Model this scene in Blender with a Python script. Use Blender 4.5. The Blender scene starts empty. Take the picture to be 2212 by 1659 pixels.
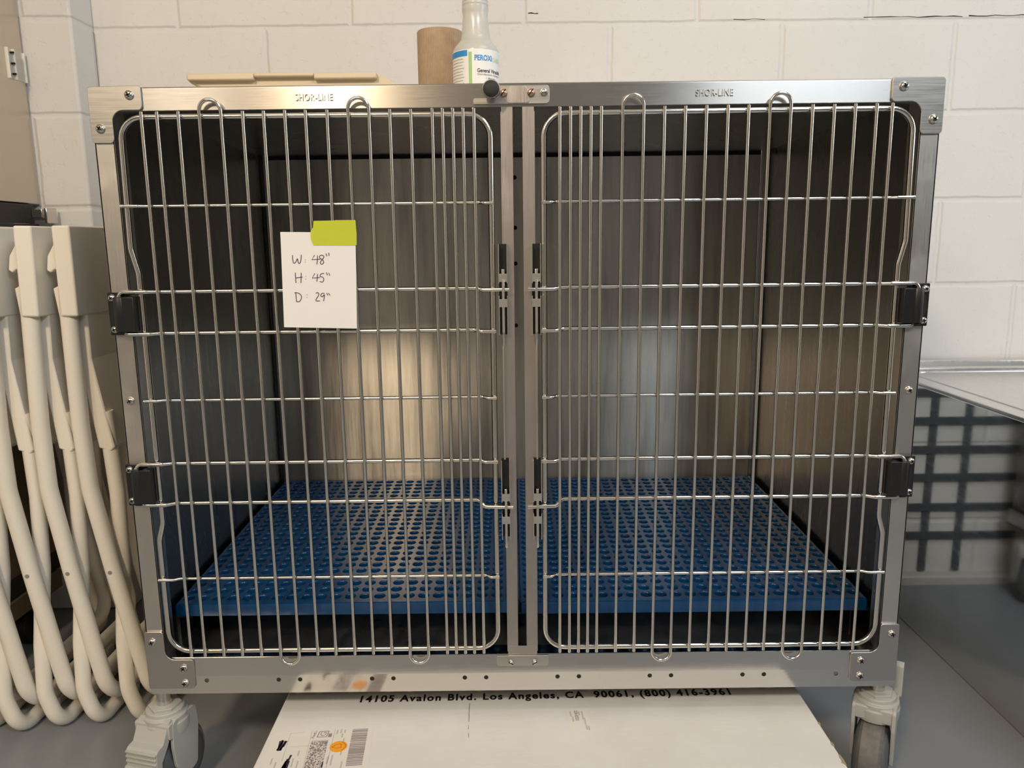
import bpy, bmesh, math, random
from mathutils import Vector, Matrix
from math import sin, cos, pi, radians
random.seed(7)
SC = bpy.context.scene
COL = SC.collection

# ------------------------------------------------------------------ camera
# metres; cage front face is the plane Y=0, floor is Z=0, X to the right
cam_d = bpy.data.cameras.new('camera')
cam_d.sensor_fit = 'HORIZONTAL'
cam_d.sensor_width = 36.0
cam_d.lens = 36.0 * 1661.0 / 2212.0
cam_d.clip_start = 0.01
cam = bpy.data.objects.new('camera', cam_d)
COL.objects.link(cam)
PITCH, YAW, ROLL = -0.18, 0.00075, -0.0115
f0 = Vector((-sin(YAW), cos(YAW), 0)); r0 = Vector((cos(YAW), sin(YAW), 0)); z0 = Vector((0, 0, 1))
fw = f0 * cos(PITCH) + z0 * sin(PITCH)
up = z0 * cos(PITCH) - f0 * sin(PITCH)
rt = r0 * cos(ROLL) + up * sin(ROLL)
up = up * cos(ROLL) - r0 * sin(ROLL)
M = Matrix((rt, up, -fw)).transposed().to_4x4()
M.translation = Vector((-0.0103, -1.1547, 0.9166))
cam.matrix_world = M
SC.camera = cam

# ------------------------------------------------------------------ world, exposure
w = bpy.data.worlds.new('world'); SC.world = w
w.use_nodes = True
w.node_tree.nodes['Background'].inputs[0].default_value = (0.8, 0.85, 1, 1)
w.node_tree.nodes['Background'].inputs[1].default_value = 0.02
SC.view_settings.view_transform = 'Standard'
SC.view_settings.look = 'None'
SC.view_settings.gamma = 1.0
SC.view_settings.exposure = -0.20
SC.view_settings.use_curve_mapping = False
SC.cycles.max_bounces = 10
SC.cycles.glossy_bounces = 8
SC.cycles.sample_clamp_indirect = 6.0

# ------------------------------------------------------------------ lights
def area(name, loc, target, sx, sy, power, color):
    d = bpy.data.lights.new(name, 'AREA'); d.shape = 'RECTANGLE'; d.size = sx; d.size_y = sy
    d.energy = power; d.color = color
    o = bpy.data.objects.new(name, d); COL.objects.link(o)
    o.location = loc
    o.rotation_euler = (Vector(target) - Vector(loc)).to_track_quat('-Z', 'Y').to_euler()
    return o
WARM = (1.0, 0.78, 0.53)
COOL = (0.84, 0.93, 1.0)
area('warm_lamp_light', (-0.85, -2.35, 2.50), (-0.3, 0, 0.7), 0.28, 0.28, 44, WARM)
area('cool_lamp_light', (1.40, -2.35, 2.48), (0.2, 0.3, 0.7), 0.95, 0.3, 36, COOL)
area('daylight_window_light', (3.0, -0.6, 1.75), (0.0, 0.3, 1.0), 1.2, 0.9, 14, (0.82, 0.9, 1.0))
area('room_lamp_light', (-1.9, -3.2, 2.50), (-0.6, 0, 0.6), 0.5, 0.3, 20, (1.0, 0.84, 0.64))
area('added_gap_fill_light', (1.0, -0.55, 2.62), (0.85, 0.4, 0.3), 0.9, 0.3, 10, (0.95, 0.96, 1.0))  # added fill light, brightens the wall between cage and counter

# ------------------------------------------------------------------ materials
def mat(name, color, rough=0.5, metal=0.0, **kw):
    m = bpy.data.materials.new(name); m.use_nodes = True
    b = m.node_tree.nodes['Principled BSDF']
    b.inputs['Base Color'].default_value = (*color, 1)
    b.inputs['Roughness'].default_value = rough
    b.inputs['Metallic'].default_value = metal
    for k, v in kw.items():
        b.inputs[k].default_value = v
    return m
def nodes(m): return m.node_tree.nodes, m.node_tree.links, m.node_tree.nodes['Principled BSDF']
def add(m, typ, **props):
    n = m.node_tree.nodes.new(typ)
    for k, v in props.items(): setattr(n, k, v)
    return n
def coords(m, scale=(1, 1, 1), kind='Object'):
    n, l, b = nodes(m)
    tc = add(m, 'ShaderNodeTexCoord'); mp = add(m, 'ShaderNodeMapping')
    mp.inputs['Scale'].default_value = scale
    l.new(tc.outputs[kind], mp.inputs['Vector'])
    return mp.outputs['Vector']
def noise(m, vec, scale, detail=4, rough=0.55):
    t = add(m, 'ShaderNodeTexNoise'); t.inputs['Scale'].default_value = scale
    t.inputs['Detail'].default_value = detail; t.inputs['Roughness'].default_value = rough
    m.node_tree.links.new(vec, t.inputs['Vector'])
    return t.outputs['Fac']
def ramp(m, fac, stops):
    r = add(m, 'ShaderNodeValToRGB')
    e = r.color_ramp.elements
    while len(e) < len(stops): e.new(0.5)
    for el, (p, c) in zip(e, stops):
        el.position = p; el.color = (c, c, c, 1) if not isinstance(c, tuple) else (*c, 1)
    m.node_tree.links.new(fac, r.inputs['Fac'])
    return r.outputs['Color']
def bump(m, fac, strength, dist=0.001, prev=None):
    bp = add(m, 'ShaderNodeBump'); bp.inputs['Strength'].default_value = strength; bp.inputs['Distance'].default_value = dist
    l = m.node_tree.links; l.new(fac, bp.inputs['Height'])
    if prev is not None: l.new(prev, bp.inputs['Normal'])
    return bp.outputs['Normal']
def setn(m, nrm): m.node_tree.links.new(nrm, m.node_tree.nodes['Principled BSDF'].inputs['Normal'])

def steel(name, color=(0.60, 0.575, 0.545), rough=0.28, aniso=0.0, tangent=(0, 0, 1), grain=(2, 60, 220), gs=0.08, stains=0.0):
    m = mat(name, color, rough, 1.0)
    n, l, b = nodes(m)
    if aniso:
        b.inputs['Anisotropic'].default_value = aniso
        c = add(m, 'ShaderNodeCombineXYZ')
        for i in range(3): c.inputs[i].default_value = tangent[i]
        l.new(c.outputs[0], b.inputs['Tangent'])
    v = coords(m, grain)
    nz = noise(m, v, 6, 3)
    r = ramp(m, nz, [(0.25, max(rough - 0.05, 0.03)), (0.75, rough + 0.06)])
    if stains:
        v2 = coords(m, (1, 1, 1)); n2 = noise(m, v2, 7, 5, 0.6)
        mx = add(m, 'ShaderNodeMath', operation='MULTIPLY_ADD')
        s = ramp(m, n2, [(0.5, 0.0), (0.72, stains)])
        l.new(s, mx.inputs[0]); mx.inputs[1].default_value = 1.0; l.new(r, mx.inputs[2])
        l.new(mx.outputs[0], b.inputs['Roughness'])
    else:
        l.new(r, b.inputs['Roughness'])
    setn(m, bump(m, nz, gs, 0.0006))
    return m

STEEL_IN = steel('brushed_steel_panel', (0.64, 0.61, 0.56), 0.33, 0.96, (0, 0.25, 1), (40, 3, 2), 0.0, 0.03)
n_, l_, b_ = nodes(STEEL_IN)
l_.new(ramp(STEEL_IN, noise(STEEL_IN, coords(STEEL_IN, (16, 1, 1.1)), 1.6, 5, 0.62), [(0.32, (0.40, 0.375, 0.34)), (0.50, (0.62, 0.585, 0.53)), (0.70, (0.72, 0.685, 0.62))]), b_.inputs['Base Color'])
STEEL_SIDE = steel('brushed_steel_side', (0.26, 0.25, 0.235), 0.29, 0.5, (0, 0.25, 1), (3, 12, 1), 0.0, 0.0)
STEEL_FLOOR = steel('steel_floor_sheet', (0.50, 0.48, 0.45), 0.30, 0.5, (0, 1, 0), (3, 3, 3), 0.03)
STEEL_RAIL = steel('satin_steel_rail', (0.45, 0.43, 0.405), 0.31, 0.90, (0, 0.25, 1), (3, 40, 160), 0.012, 0.03)
STEEL_RAILV = steel('satin_steel_upright', (0.66, 0.63, 0.59), 0.36, 0.0, (1, 0, 0), (260, 40, 3), 0.012, 0.12)
STEEL_LOW = steel('steel_lower_rail', (0.68, 0.655, 0.62), 0.11, 0.0, (0, 0, 1), (2, 40, 200), 0.03, 0.06)
STEEL_PLATE = steel('matte_steel_plate', (0.53, 0.505, 0.475), 0.34, 0.0, (0, 0, 1), (3, 30, 120), 0.015)
STEEL_POST = steel('scuffed_steel_post', (0.56, 0.51, 0.475), 0.33, 0.0, (1, 0, 0), (200, 30, 4), 0.05, 0.15)
WIRE = mat('bright_plated_wire', (0.78, 0.745, 0.68), 0.16, 1.0)
CHROME = mat('screw_metal', (0.66, 0.63, 0.59), 0.2, 1.0)
COPPER = mat('copper_screw', (0.72, 0.45, 0.33), 0.3, 1.0)
BLACK = mat('black_hinge_plastic_and_latch_shade', (0.012, 0.012, 0.013), 0.34)
KNOBBLK = mat('matte_black_rubber', (0.010, 0.010, 0.010), 0.6)
DARK = mat('dark_slot', (0.01, 0.01, 0.01), 0.8)

BLUE = mat('blue_moulded_plastic', (0.0035, 0.055, 0.165), 0.22)
setn(BLUE, bump(BLUE, noise(BLUE, coords(BLUE), 300, 2), 0.05, 0.0005))

PAPER = mat('white_paper', (0.83, 0.81, 0.79), 0.85)
INK = mat('dark_purple_ink', (0.030, 0.018, 0.045), 0.6)
TAPE = mat('yellow_green_tape', (0.66, 0.72, 0.045), 0.42)
n_, l_, b_ = nodes(TAPE); b_.inputs['Transmission Weight'].default_value = 0.0; b_.inputs['Alpha'].default_value = 0.74

def chair_mat():
    m = mat('cream_chair_plastic', (0.86, 0.815, 0.73), 0.42)
    v = coords(m); setn(m, bump(m, noise(m, v, 420, 3), 0.08, 0.0006))
    return m
CHAIR = chair_mat()
GREYPL = mat('grey_caster_plastic', (0.44, 0.44, 0.41), 0.45)
RUBBER = mat('grey_rubber_tyre', (0.16, 0.145, 0.135), 0.6)
HUB = mat('dark_grey_wheel_hub', (0.10, 0.105, 0.11), 0.55)
n_, l_, b_ = nodes(RUBBER)
l_.new(ramp(RUBBER, noise(RUBBER, coords(RUBBER), 60, 5), [(0.3, (0.11, 0.10, 0.09)), (0.7, (0.19, 0.175, 0.16))]), b_.inputs['Base Color'])

def card_mat():
    m = mat('white_cardboard', (0.72, 0.70, 0.665), 0.62)
    n, l, b = nodes(m)
    v = coords(m)
    c = ramp(m, noise(m, v, 9, 6, 0.6), [(0.3, (0.70, 0.675, 0.635)), (0.7, (0.76, 0.745, 0.715))])
    l.new(c, b.inputs['Base Color'])
    setn(m, bump(m, noise(m, coords(m, (1, 6, 1)), 14, 3), 0.12, 0.003))
    return m
CARD = card_mat()
CARDRAW = mat('torn_cardboard_edge', (0.36, 0.28, 0.20), 0.9)
PRINT = mat('black_print', (0.012, 0.012, 0.014), 0.55)
GREYPRINT = mat('faded_grey_print', (0.30, 0.26, 0.26), 0.7)
FAINT = mat('faint_print', (0.52, 0.49, 0.46), 0.75)
LABELP = mat('label_paper', (0.76, 0.735, 0.68), 0.55)
ORANGE = mat('orange_sticker', (0.90, 0.36, 0.015), 0.5)
ORANGEINK = mat('brown_sticker_ink', (0.42, 0.13, 0.01), 0.6)

def code_mat():
    m = mat('speckled_code_print', (0.5, 0.45, 0.43), 0.7)
    n, l, b = nodes(m)
    c = ramp(m, noise(m, coords(m, (1, 1, 1)), 420, 2), [(0.47, (0.22, 0.18, 0.18)), (0.53, (0.66, 0.62, 0.58))])
    l.new(c, b.inputs['Base Color']); return m
CODE = code_mat()

def towel_mat():
    m = mat('brown_paper_towel', (0.42, 0.27, 0.16), 0.9)
    n, l, b = nodes(m)
    wv = add(m, 'ShaderNodeTexWave'); wv.inputs['Scale'].default_value = 95; wv.inputs['Distortion'].default_value = 0.6
    l.new(coords(m, (1, 1, 1.3)), wv.inputs['Vector'])
    setn(m, bump(m, wv.outputs['Fac'], 0.35, 0.0012))
    c = ramp(m, noise(m, coords(m), 60, 5), [(0.3, (0.40, 0.28, 0.185)), (0.7, (0.48, 0.345, 0.235))])
    l.new(c, b.inputs['Base Color']); return m
TOWEL = towel_mat()
BOTTLE = mat('translucent_bottle_plastic', (0.80, 0.79, 0.74), 0.22, 0.0)
n_, l_, b_ = nodes(BOTTLE); b_.inputs['Transmission Weight'].default_value = 0.35; b_.inputs['Subsurface Weight'].default_value = 0.15
b_.inputs['Subsurface Radius'].default_value = (0.02, 0.02, 0.02)
CAPW = mat('white_cap_plastic', (0.82, 0.80, 0.72), 0.4)
BLAB = mat('bottle_label_white', (0.84, 0.83, 0.81), 0.4)
BLUEINK = mat('label_blue', (0.035, 0.27, 0.66), 0.45)
GREENINK = mat('label_green', (0.36, 0.56, 0.22), 0.5)
PALEGREEN = mat('label_pale_green', (0.60, 0.74, 0.52), 0.5)
LID = mat('beige_lid_plastic', (0.66, 0.545, 0.385), 0.42)
LIDGREEN = mat('pale_green_plastic', (0.40, 0.50, 0.42), 0.4)

def wall_mat():
    m = mat('painted_block_wall', (0.80, 0.775, 0.735), 0.62)
    n, l, b = nodes(m)
    g = add(m, 'ShaderNodeNewGeometry'); s = add(m, 'ShaderNodeSeparateXYZ'); l.new(g.outputs['Position'], s.inputs[0])
    a1 = add(m, 'ShaderNodeMath', operation='ADD'); l.new(s.outputs[0], a1.inputs[0]); l.new(s.outputs[1], a1.inputs[1])
    a2 = add(m, 'ShaderNodeMath', operation='ADD'); l.new(a1.outputs[0], a2.inputs[0]); a2.inputs[1].default_value = 8.24 - 0.235 - 0.80
    a3 = add(m, 'ShaderNodeMath', operation='ADD'); l.new(s.outputs[2], a3.inputs[0]); a3.inputs[1].default_value = -0.1822 + 0.4166
    c = add(m, 'ShaderNodeCombineXYZ'); l.new(a2.outputs[0], c.inputs[0]); l.new(a3.outputs[0], c.inputs[1])
    nz2 = add(m, 'ShaderNodeTexNoise'); nz2.inputs['Scale'].default_value = 22; nz2.inputs['Detail'].default_value = 4
    l.new(g.outputs['Position'], nz2.inputs['Vector'])
    vm = add(m, 'ShaderNodeVectorMath', operation='MULTIPLY_ADD'); l.new(nz2.outputs['Color'], vm.inputs[0])
    vm.inputs[1].default_value = (0.006, 0.006, 0); l.new(c.outputs[0], vm.inputs[2])
    bk = add(m, 'ShaderNodeTexBrick', offset=0.5)
    bk.inputs['Scale'].default_value = 1.0; bk.inputs['Brick Width'].default_value = 0.412; bk.inputs['Row Height'].default_value = 0.2083
    bk.inputs['Mortar Size'].default_value = 0.009; bk.inputs['Mortar Smooth'].default_value = 0.8
    l.new(vm.outputs[0], bk.inputs['Vector'])
    n1 = add(m, 'ShaderNodeTexNoise'); n1.inputs['Scale'].default_value = 75; n1.inputs['Detail'].default_value = 6; n1.inputs['Roughness'].default_value = 0.62
    l.new(g.outputs['Position'], n1.inputs['Vector'])
    pits = ramp(m, n1.outputs['Fac'], [(0.30, 0.0), (0.42, 1.0)])
    inv = add(m, 'ShaderNodeMath', operation='SUBTRACT'); inv.inputs[0].default_value = 1.0; l.new(bk.outputs['Fac'], inv.inputs[1])
    b1 = bump(m, inv.outputs[0], 0.55, 0.005)
    b2 = bump(m, pits, 0.4, 0.0016, b1)
    n3 = add(m, 'ShaderNodeTexNoise'); n3.inputs['Scale'].default_value = 260; n3.inputs['Detail'].default_value = 2
    l.new(g.outputs['Position'], n3.inputs['Vector'])
    setn(m, bump(m, n3.outputs['Fac'], 0.12, 0.001, b2))
    n4 = add(m, 'ShaderNodeTexNoise'); n4.inputs['Scale'].default_value = 3; n4.inputs['Detail'].default_value = 4
    l.new(g.outputs['Position'], n4.inputs['Vector'])
    l.new(ramp(m, n4.outputs['Fac'], [(0.3, (0.70, 0.68, 0.645)), (0.7, (0.745, 0.725, 0.695))]), b.inputs['Base Color'])
    return m
WALL = wall_mat()
def floor_mat():
    m = mat('grey_painted_floor', (0.26, 0.27, 0.285), 0.34)
    n, l, b = nodes(m)
    v = coords(m)
    l.new(ramp(m, noise(m, v, 4, 6, 0.6), [(0.3, (0.225, 0.240, 0.262)), (0.7, (0.258, 0.273, 0.295))]), b.inputs['Base Color'])
    setn(m, bump(m, noise(m, v, 160, 3), 0.06, 0.001))
    return m
FLOOR = floor_mat()
CEIL = mat('ceiling_white', (0.72, 0.70, 0.66), 0.8)
FARWALL = mat('far_room_wall', (0.70, 0.67, 0.62), 0.8)
FARDARK = mat('dark_reflected_panel', (0.05, 0.048, 0.045), 0.6)
BASEB = mat('grey_base_paint', (0.55, 0.53, 0.50), 0.5)
CABSTEEL = steel('cabinet_steel', (0.62, 0.56, 0.49), 0.34, 0.0, (0, 0, 1), (3, 40, 160), 0.05, 0.08)
CABDARK = mat('black_cabinet_base', (0.012, 0.011, 0.010), 0.5)
CABTAN = mat('tan_cabinet_base', (0.15, 0.115, 0.072), 0.5)
CLEAR = mat('clear_acrylic', (0.80, 0.78, 0.74), 0.10, 0.0, Alpha=0.28)
n_, l_, b_ = nodes(CLEAR); b_.inputs['IOR'].default_value = 1.45
TUBSTEEL = steel('polished_steel_side', (0.78, 0.77, 0.74), 0.03, 0.0, (0, 0, 1), (3, 3, 12), 0.001, 0.0)
TUBTOP = steel('bright_steel_top', (0.76, 0.75, 0.74), 0.22, 0.0, (0, 0, 1), (20, 3, 3), 0.03)
LATTICE = mat('dark_grey_lattice', (0.075, 0.085, 0.098), 0.6)

# ------------------------------------------------------------------ mesh helpers
class MB:
    def __init__(s): s.v = []; s.f = []; s.m = []; s.cm = 0
    def _add(s, vs, fs):
        o = len(s.v); s.v += [tuple(p) for p in vs]; s.f += [tuple(i + o for i in f) for f in fs]; s.m += [s.cm] * len(fs)
    def box(s, x0, x1, y0, y1, z0, z1):
        s._add([(x0, y0, z0), (x1, y0, z0), (x1, y1, z0), (x0, y1, z0), (x0, y0, z1), (x1, y0, z1), (x1, y1, z1), (x0, y1, z1)],
               [(0, 3, 2, 1), (4, 5, 6, 7), (0, 1, 5, 4), (1, 2, 6, 5), (2, 3, 7, 6), (3, 0, 4, 7)])
        return s
    def prism(s, poly, axis, a, b):
        """poly: 2D points; axis 'y' -> (x,z) extruded in y, 'x' -> (y,z), 'z' -> (x,y)"""
        def P(p, t): return {'y': (p[0], t, p[1]), 'x': (t, p[0], p[1]), 'z': (p[0], p[1], t)}[axis]
        n = len(poly)
        s._add([P(p, a) for p in poly] + [P(p, b) for p in poly],
               [tuple(range(n)), tuple(range(2 * n - 1, n - 1, -1))] + [(i, i + n, (i + 1) % n + n, (i + 1) % n) for i in range(n)])
        return s
    def tube(s, path, r, seg=12, closed=False, caps=True, sx=1.0):
        pts = [Vector(p) for p in path]; n = len(pts)
        T = []
        for i in range(n):
            if closed: t = pts[(i + 1) % n] - pts[i - 1]
            else: t = pts[min(i + 1, n - 1)] - pts[max(i - 1, 0)]
            T.append(t.normalized())
        u = T[0].orthogonal().normalized()
        if abs(T[0].y) < 0.9: u = (Vector((0, 1, 0)) - T[0] * T[0].y).normalized()
        vs = []
        for i in range(n):
            if i: u = (u - T[i] * u.dot(T[i])).normalized()
            v = T[i].cross(u)
            rr = r[i] if isinstance(r, (list, tuple)) else r
            for k in range(seg):
                a = 2 * pi * k / seg
                vs.append(pts[i] + (u * cos(a) + v * sin(a) * sx) * rr)
        fs = []
        for i in range(n if closed else n - 1):
            j = (i + 1) % n
            for k in range(seg):
                k2 = (k + 1) % seg
                fs.append((i * seg + k, i * seg + k2, j * seg + k2, j * seg + k))
        if caps and not closed:
            fs.append(tuple(range(seg - 1, -1, -1))); fs.append(tuple((n - 1) * seg + k for k in range(seg)))
        s._add(vs, fs); return s
    def lathe(s, prof, c=(0, 0, 0), axis='z', seg=40, close=True):
        """prof: (radius, height) list"""
        vs = []; n = len(prof)
        for r, h in prof:
            for k in range(seg):
                a = 2 * pi * k / seg; p, q = r * cos(a), r * sin(a)
                d = {'z': (p, q, h), 'y': (p, h, -q), 'x': (h, p, q)}[axis]
                vs.append((c[0] + d[0], c[1] + d[1], c[2] + d[2]))
        fs = []
        for i in range(n - 1):
            for k in range(seg):
                k2 = (k + 1) % seg
                fs.append((i * seg + k, i * seg + k2, (i + 1) * seg + k2, (i + 1) * seg + k))
        if close:
            fs.append(tuple(range(seg - 1, -1, -1))); fs.append(tuple((n - 1) * seg + k for k in range(seg)))
        s._add(vs, fs); return s
    def quad(s, a, b, c, d): s._add([a, b, c, d], [(0, 1, 2, 3)]); return s
    def build(s, name, mats, parent=None, smooth=True, bevel=0, segs=2, loc=None, angle=38):
        me = bpy.data.meshes.new(name); me.from_pydata(s.v, [], s.f)
        mats = mats if isinstance(mats, (list, tuple)) else [mats]
        for m in mats: me.materials.append(m)
        if len(mats) > 1:
            for p, i in zip(me.polygons, s.m): p.material_index = i
        bm = bmesh.new(); bm.from_mesh(me); bmesh.ops.recalc_face_normals(bm, faces=bm.faces); bm.to_mesh(me); bm.free()
        if smooth:
            me.polygons.foreach_set('use_smooth', [True] * len(me.polygons)); me.set_sharp_from_angle(angle=radians(angle))
        o = bpy.data.objects.new(name, me); COL.objects.link(o)
        if bevel:
            b = o.modifiers.new('bevel', 'BEVEL'); b.width = bevel; b.segments = segs; b.limit_method = 'ANGLE'; b.angle_limit = radians(40)
        if parent is not None: o.parent = parent
        if loc: o.location = loc
        return o

def fillet(pts, r, n=8):
    """round the inner corners of a polyline"""
    P = [Vector(p) for p in pts]; out = [P[0]]
    for i in range(1, len(P) - 1):
        a, b, c = P[i - 1], P[i], P[i + 1]
        d1 = (a - b).normalized(); d2 = (c - b).normalized()
        ang = d1.angle(d2)
        rr = r[i - 1] if isinstance(r, (list, tuple)) else r
        t = min(rr / math.tan(ang / 2), (a - b).length * 0.49, (c - b).length * 0.49)
        p, q = b + d1 * t, b + d2 * t
        for k in range(n + 1):
            s = k / n
            out.append(p * (1 - s) ** 2 + b * 2 * s * (1 - s) + q * s ** 2) if ang > 2.6 else out.append(arc(p, b, q, s))
    out.append(P[-1]); return out
def arc(p, b, q, s):
    # rational quadratic = true circular arc
    h = ((p - b).normalized()).angle((q - b).normalized()) / 2
    wgt = sin(h)
    den = (1 - s) ** 2 + 2 * wgt * s * (1 - s) + s ** 2
    return (p * (1 - s) ** 2 + b * 2 * wgt * s * (1 - s) + q * s ** 2) / den

def rpoly(pts, r, n=6):
    """closed 2D polygon with rounded corners; r one number or one per corner"""
    out = []; N = len(pts)
    for i in range(N):
        a, b, c = Vector(pts[i - 1]), Vector(pts[i]), Vector(pts[(i + 1) % N])
        rr = r[i] if isinstance(r, (list, tuple)) else r
        if rr <= 0: out.append(tuple(b)); continue
        d1 = (a - b).normalized(); d2 = (c - b).normalized(); t = rr / math.tan(d1.angle(d2) / 2)
        p, q = b + d1 * t, b + d2 * t
        for k in range(n + 1):
            v = arc(p, b, q, k / n); out.append((v.x, v.y))
    return out

def empty(name, loc, label, cat, group=None, rz=0):
    o = bpy.data.objects.new(name, None); COL.objects.link(o); o.location = loc; o.rotation_euler = (0, 0, rz)
    o.empty_display_size = 0.1
    return tag(o, label, cat, group)
def tag(o, label, cat, group=None):
    o['label'] = label; o['category'] = cat
    if group: o['group'] = group
    return o
def struct(o, label=None):
    o['kind'] = 'structure'
    if label: o['label'] = label
    return o

def text_verts(body, size=1.0, bold=0.0, spacing=1.0, sx=1.0, shear=0.0, extrude=0.0):
    cu = bpy.data.curves.new('txt', 'FONT'); cu.body = body; cu.size = size; cu.offset = bold
    cu.space_character = spacing; cu.shear = shear; cu.extrude = extrude; cu.resolution_u = 4
    ob = bpy.data.objects.new('txt', cu); COL.objects.link(ob)
    dg = bpy.context.evaluated_depsgraph_get(); dg.update()
    me = ob.evaluated_get(dg).to_mesh()
    vs = [(v.co.x * sx, v.co.y, v.co.z) for v in me.vertices]; fs = [tuple(p.vertices) for p in me.polygons]
    ob.evaluated_get(dg).to_mesh_clear()
    bpy.data.objects.remove(ob); bpy.data.curves.remove(cu)
    return vs, fs
def place_text(mb, body, origin, xdir, ydir, width=None, height=None, **kw):
    """lay flat text so that it starts at origin, runs along xdir; scaled to width x height (cap height)"""
    vs, fs = text_verts(body, **kw)
    x0 = min(v[0] for v in vs); x1 = max(v[0] for v in vs); y0 = min(v[1] for v in vs); y1 = max(v[1] for v in vs)
    X, Y = Vector(xdir).normalized(), Vector(ydir).normalized(); N = X.cross(Y)
    sx = width / (x1 - x0) if width else 1; sy = height / (y1 - y0) if height else sx
    if not width: sx = sy
    mb._add([Vector(origin) + X * (v[0] - x0) * sx + Y * (v[1] - y0) * sy + N * v[2] for v in vs], fs)

# ------------------------------------------------------------------ the room
mb = MB(); mb.box(-2.6, 3.2, -3.6, 0.80, -0.10, 0.0); struct(mb.build('floor', FLOOR, smooth=False))
mb = MB(); mb.box(-2.6, 3.2, 0.80, 0.92, 0.0, 2.70); wb = struct(mb.build('wall_back', WALL, smooth=False))
rc = random.Random(5)
for x0, x1, z, r in ((0.835, 1.07, 1.4375, 0.0011), (1.085, 1.40, 1.4385, 0.0014), (0.525, 0.60, 1.4365, 0.0007), (0.036, 0.060, 1.456, 0.0013)):
    n = max(3, int((x1 - x0) / 0.02)); mb = MB()
    mb.tube([(x0 + (x1 - x0) * i / n, 0.7995, z + rc.uniform(-0.0012, 0.0012)) for i in range(n + 1)], [r * rc.uniform(0.35, 1.1) for i in range(n + 1)], 6)
    mb.build('wall_crack', DARK, wb)
mb = MB(); mb.box(-1.75, -0.998, 0.70, 0.80, 0.0, 2.70); struct(mb.build('wall_pilaster', WALL, bevel=0.006))
mb = MB(); mb.box(-2.72, -2.6, -3.6, 0.92, 0.0, 2.70); struct(mb.build('wall_left', WALL, smooth=False))
mb = MB(); mb.box(3.2, 3.32, -3.6, 0.92, 0.0, 2.70); struct(mb.build('wall_right', WALL, smooth=False))
mb = MB(); mb.box(-2.72, 3.32, -3.72, -3.6, 0.0, 2.70); struct(mb.build('wall_front', FARWALL, smooth=False))
for i, (x0, x1) in enumerate(((-2.55, -1.42), (0.84, 1.14), (1.46, 3.15))):  # unseen dark panels added for the dark bands reflected in the cage's back
    mb = MB(); mb.box(x0, x1, -3.602, -3.57, 0.0, 2.35); struct(mb.build('reflected_dark_panel_%d' % (i + 1), FARDARK, smooth=False))
mb = MB(); mb.box(-2.72, 3.32, -3.72, 0.92, 2.70, 2.80); struct(mb.build('ceiling', CEIL, smooth=False))
mb = MB(); mb.prism([(0.786, 0.0), (0.80, 0.0), (0.80, 0.034), (0.795, 0.034), (0.792, 0.024), (0.786, 0.02)], 'x', -0.985, 3.2)
struct(mb.build('baseboard_back', BASEB, smooth=False))

# ================================================================== the cage
HW = 0.6096; ZB = 0.195; ZT = 1.143; D = 0.733
cage = empty('kennel_cage', (0, 0, 0), 'stainless steel kennel cage on casters with two barred doors', 'cage')

# sheet metal box
mb = MB()
mb.box(-0.584, 0.584, 0.730, D, 0.24, 1.118)
back = mb.build('back_panel', STEEL_IN, cage, smooth=False)
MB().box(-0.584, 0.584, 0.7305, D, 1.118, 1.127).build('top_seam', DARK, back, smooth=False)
for z in (1.072, 0.955, 0.870, 0.72):
    mb = MB(); mb.lathe([(0.005, 0.7302), (0.005, 0.7285), (0.003, 0.7275)], (0.0, 0, z), 'y', 12); mb.build('rivet', DARK, back)
for sgn in (-1, 1):
    mb = MB()
    # side sheet with a coved return into the back panel
    out = [(0.028, sgn * 0.6)]
    prof = [(0.03, 0.597), (0.712, 0.597)] + [(0.712 + 0.014 * sin(a), 0.583 + 0.014 * cos(a)) for a in [pi / 2 * k / 6 for k in range(7)]]
    poly = [(sgn * x, y) for y, x in prof] + [(sgn * 0.60, D), (sgn * 0.60, 0.03)]
    mb.prism(poly, 'z', 0.2, 1.130)
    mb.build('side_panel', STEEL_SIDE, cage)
mb = MB(); mb.box(-0.60, 0.60, 0.02, D, 1.127, 1.130); mb.box(-0.6095, 0.6095, 0.002, D + 0.004, 1.1300, 1.1415)
mb.build('top_panel', STEEL_FLOOR, cage, smooth=False)
mb = MB(); mb.box(-0.597, 0.597, 0.03, 0.73, 0.234, 0.238); mb.build('floor_panel', STEEL_FLOOR, cage, smooth=False)
# ledges that carry the grates
for x0, x1 in ((-0.597, -0.572), (-0.024, 0.008), (0.572, 0.597)):
    mb = MB(); mb.box(x0, x1, 0.09, 0.70, 0.283, 0.2865); mb.box(x0, x0 + 0.003, 0.09, 0.70, 0.238, 0.284)
    mb.build('support_rail', STEEL_SIDE, cage, smooth=False)
# bottom frame of the carcass
mb = MB()
for s in (-1, 1):
    mb.box(min(s * 0.6096, s * 0.57), max(s * 0.6096, s * 0.57), 0.03, D, 0.196, 0.199); mb.box(min(s * 0.6096, s * 0.6066), max(s * 0.6096, s * 0.6066), 0.03, D, 0.196, 0.235)
mb.box(-0.57, 0.57, D - 0.04, D, 0.196, 0.20); mb.box(-0.60, 0.60, D - 0.003, D, 0.20, 0.24)
mb.build('base_frame', STEEL_PLATE, cage, smooth=False)

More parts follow.
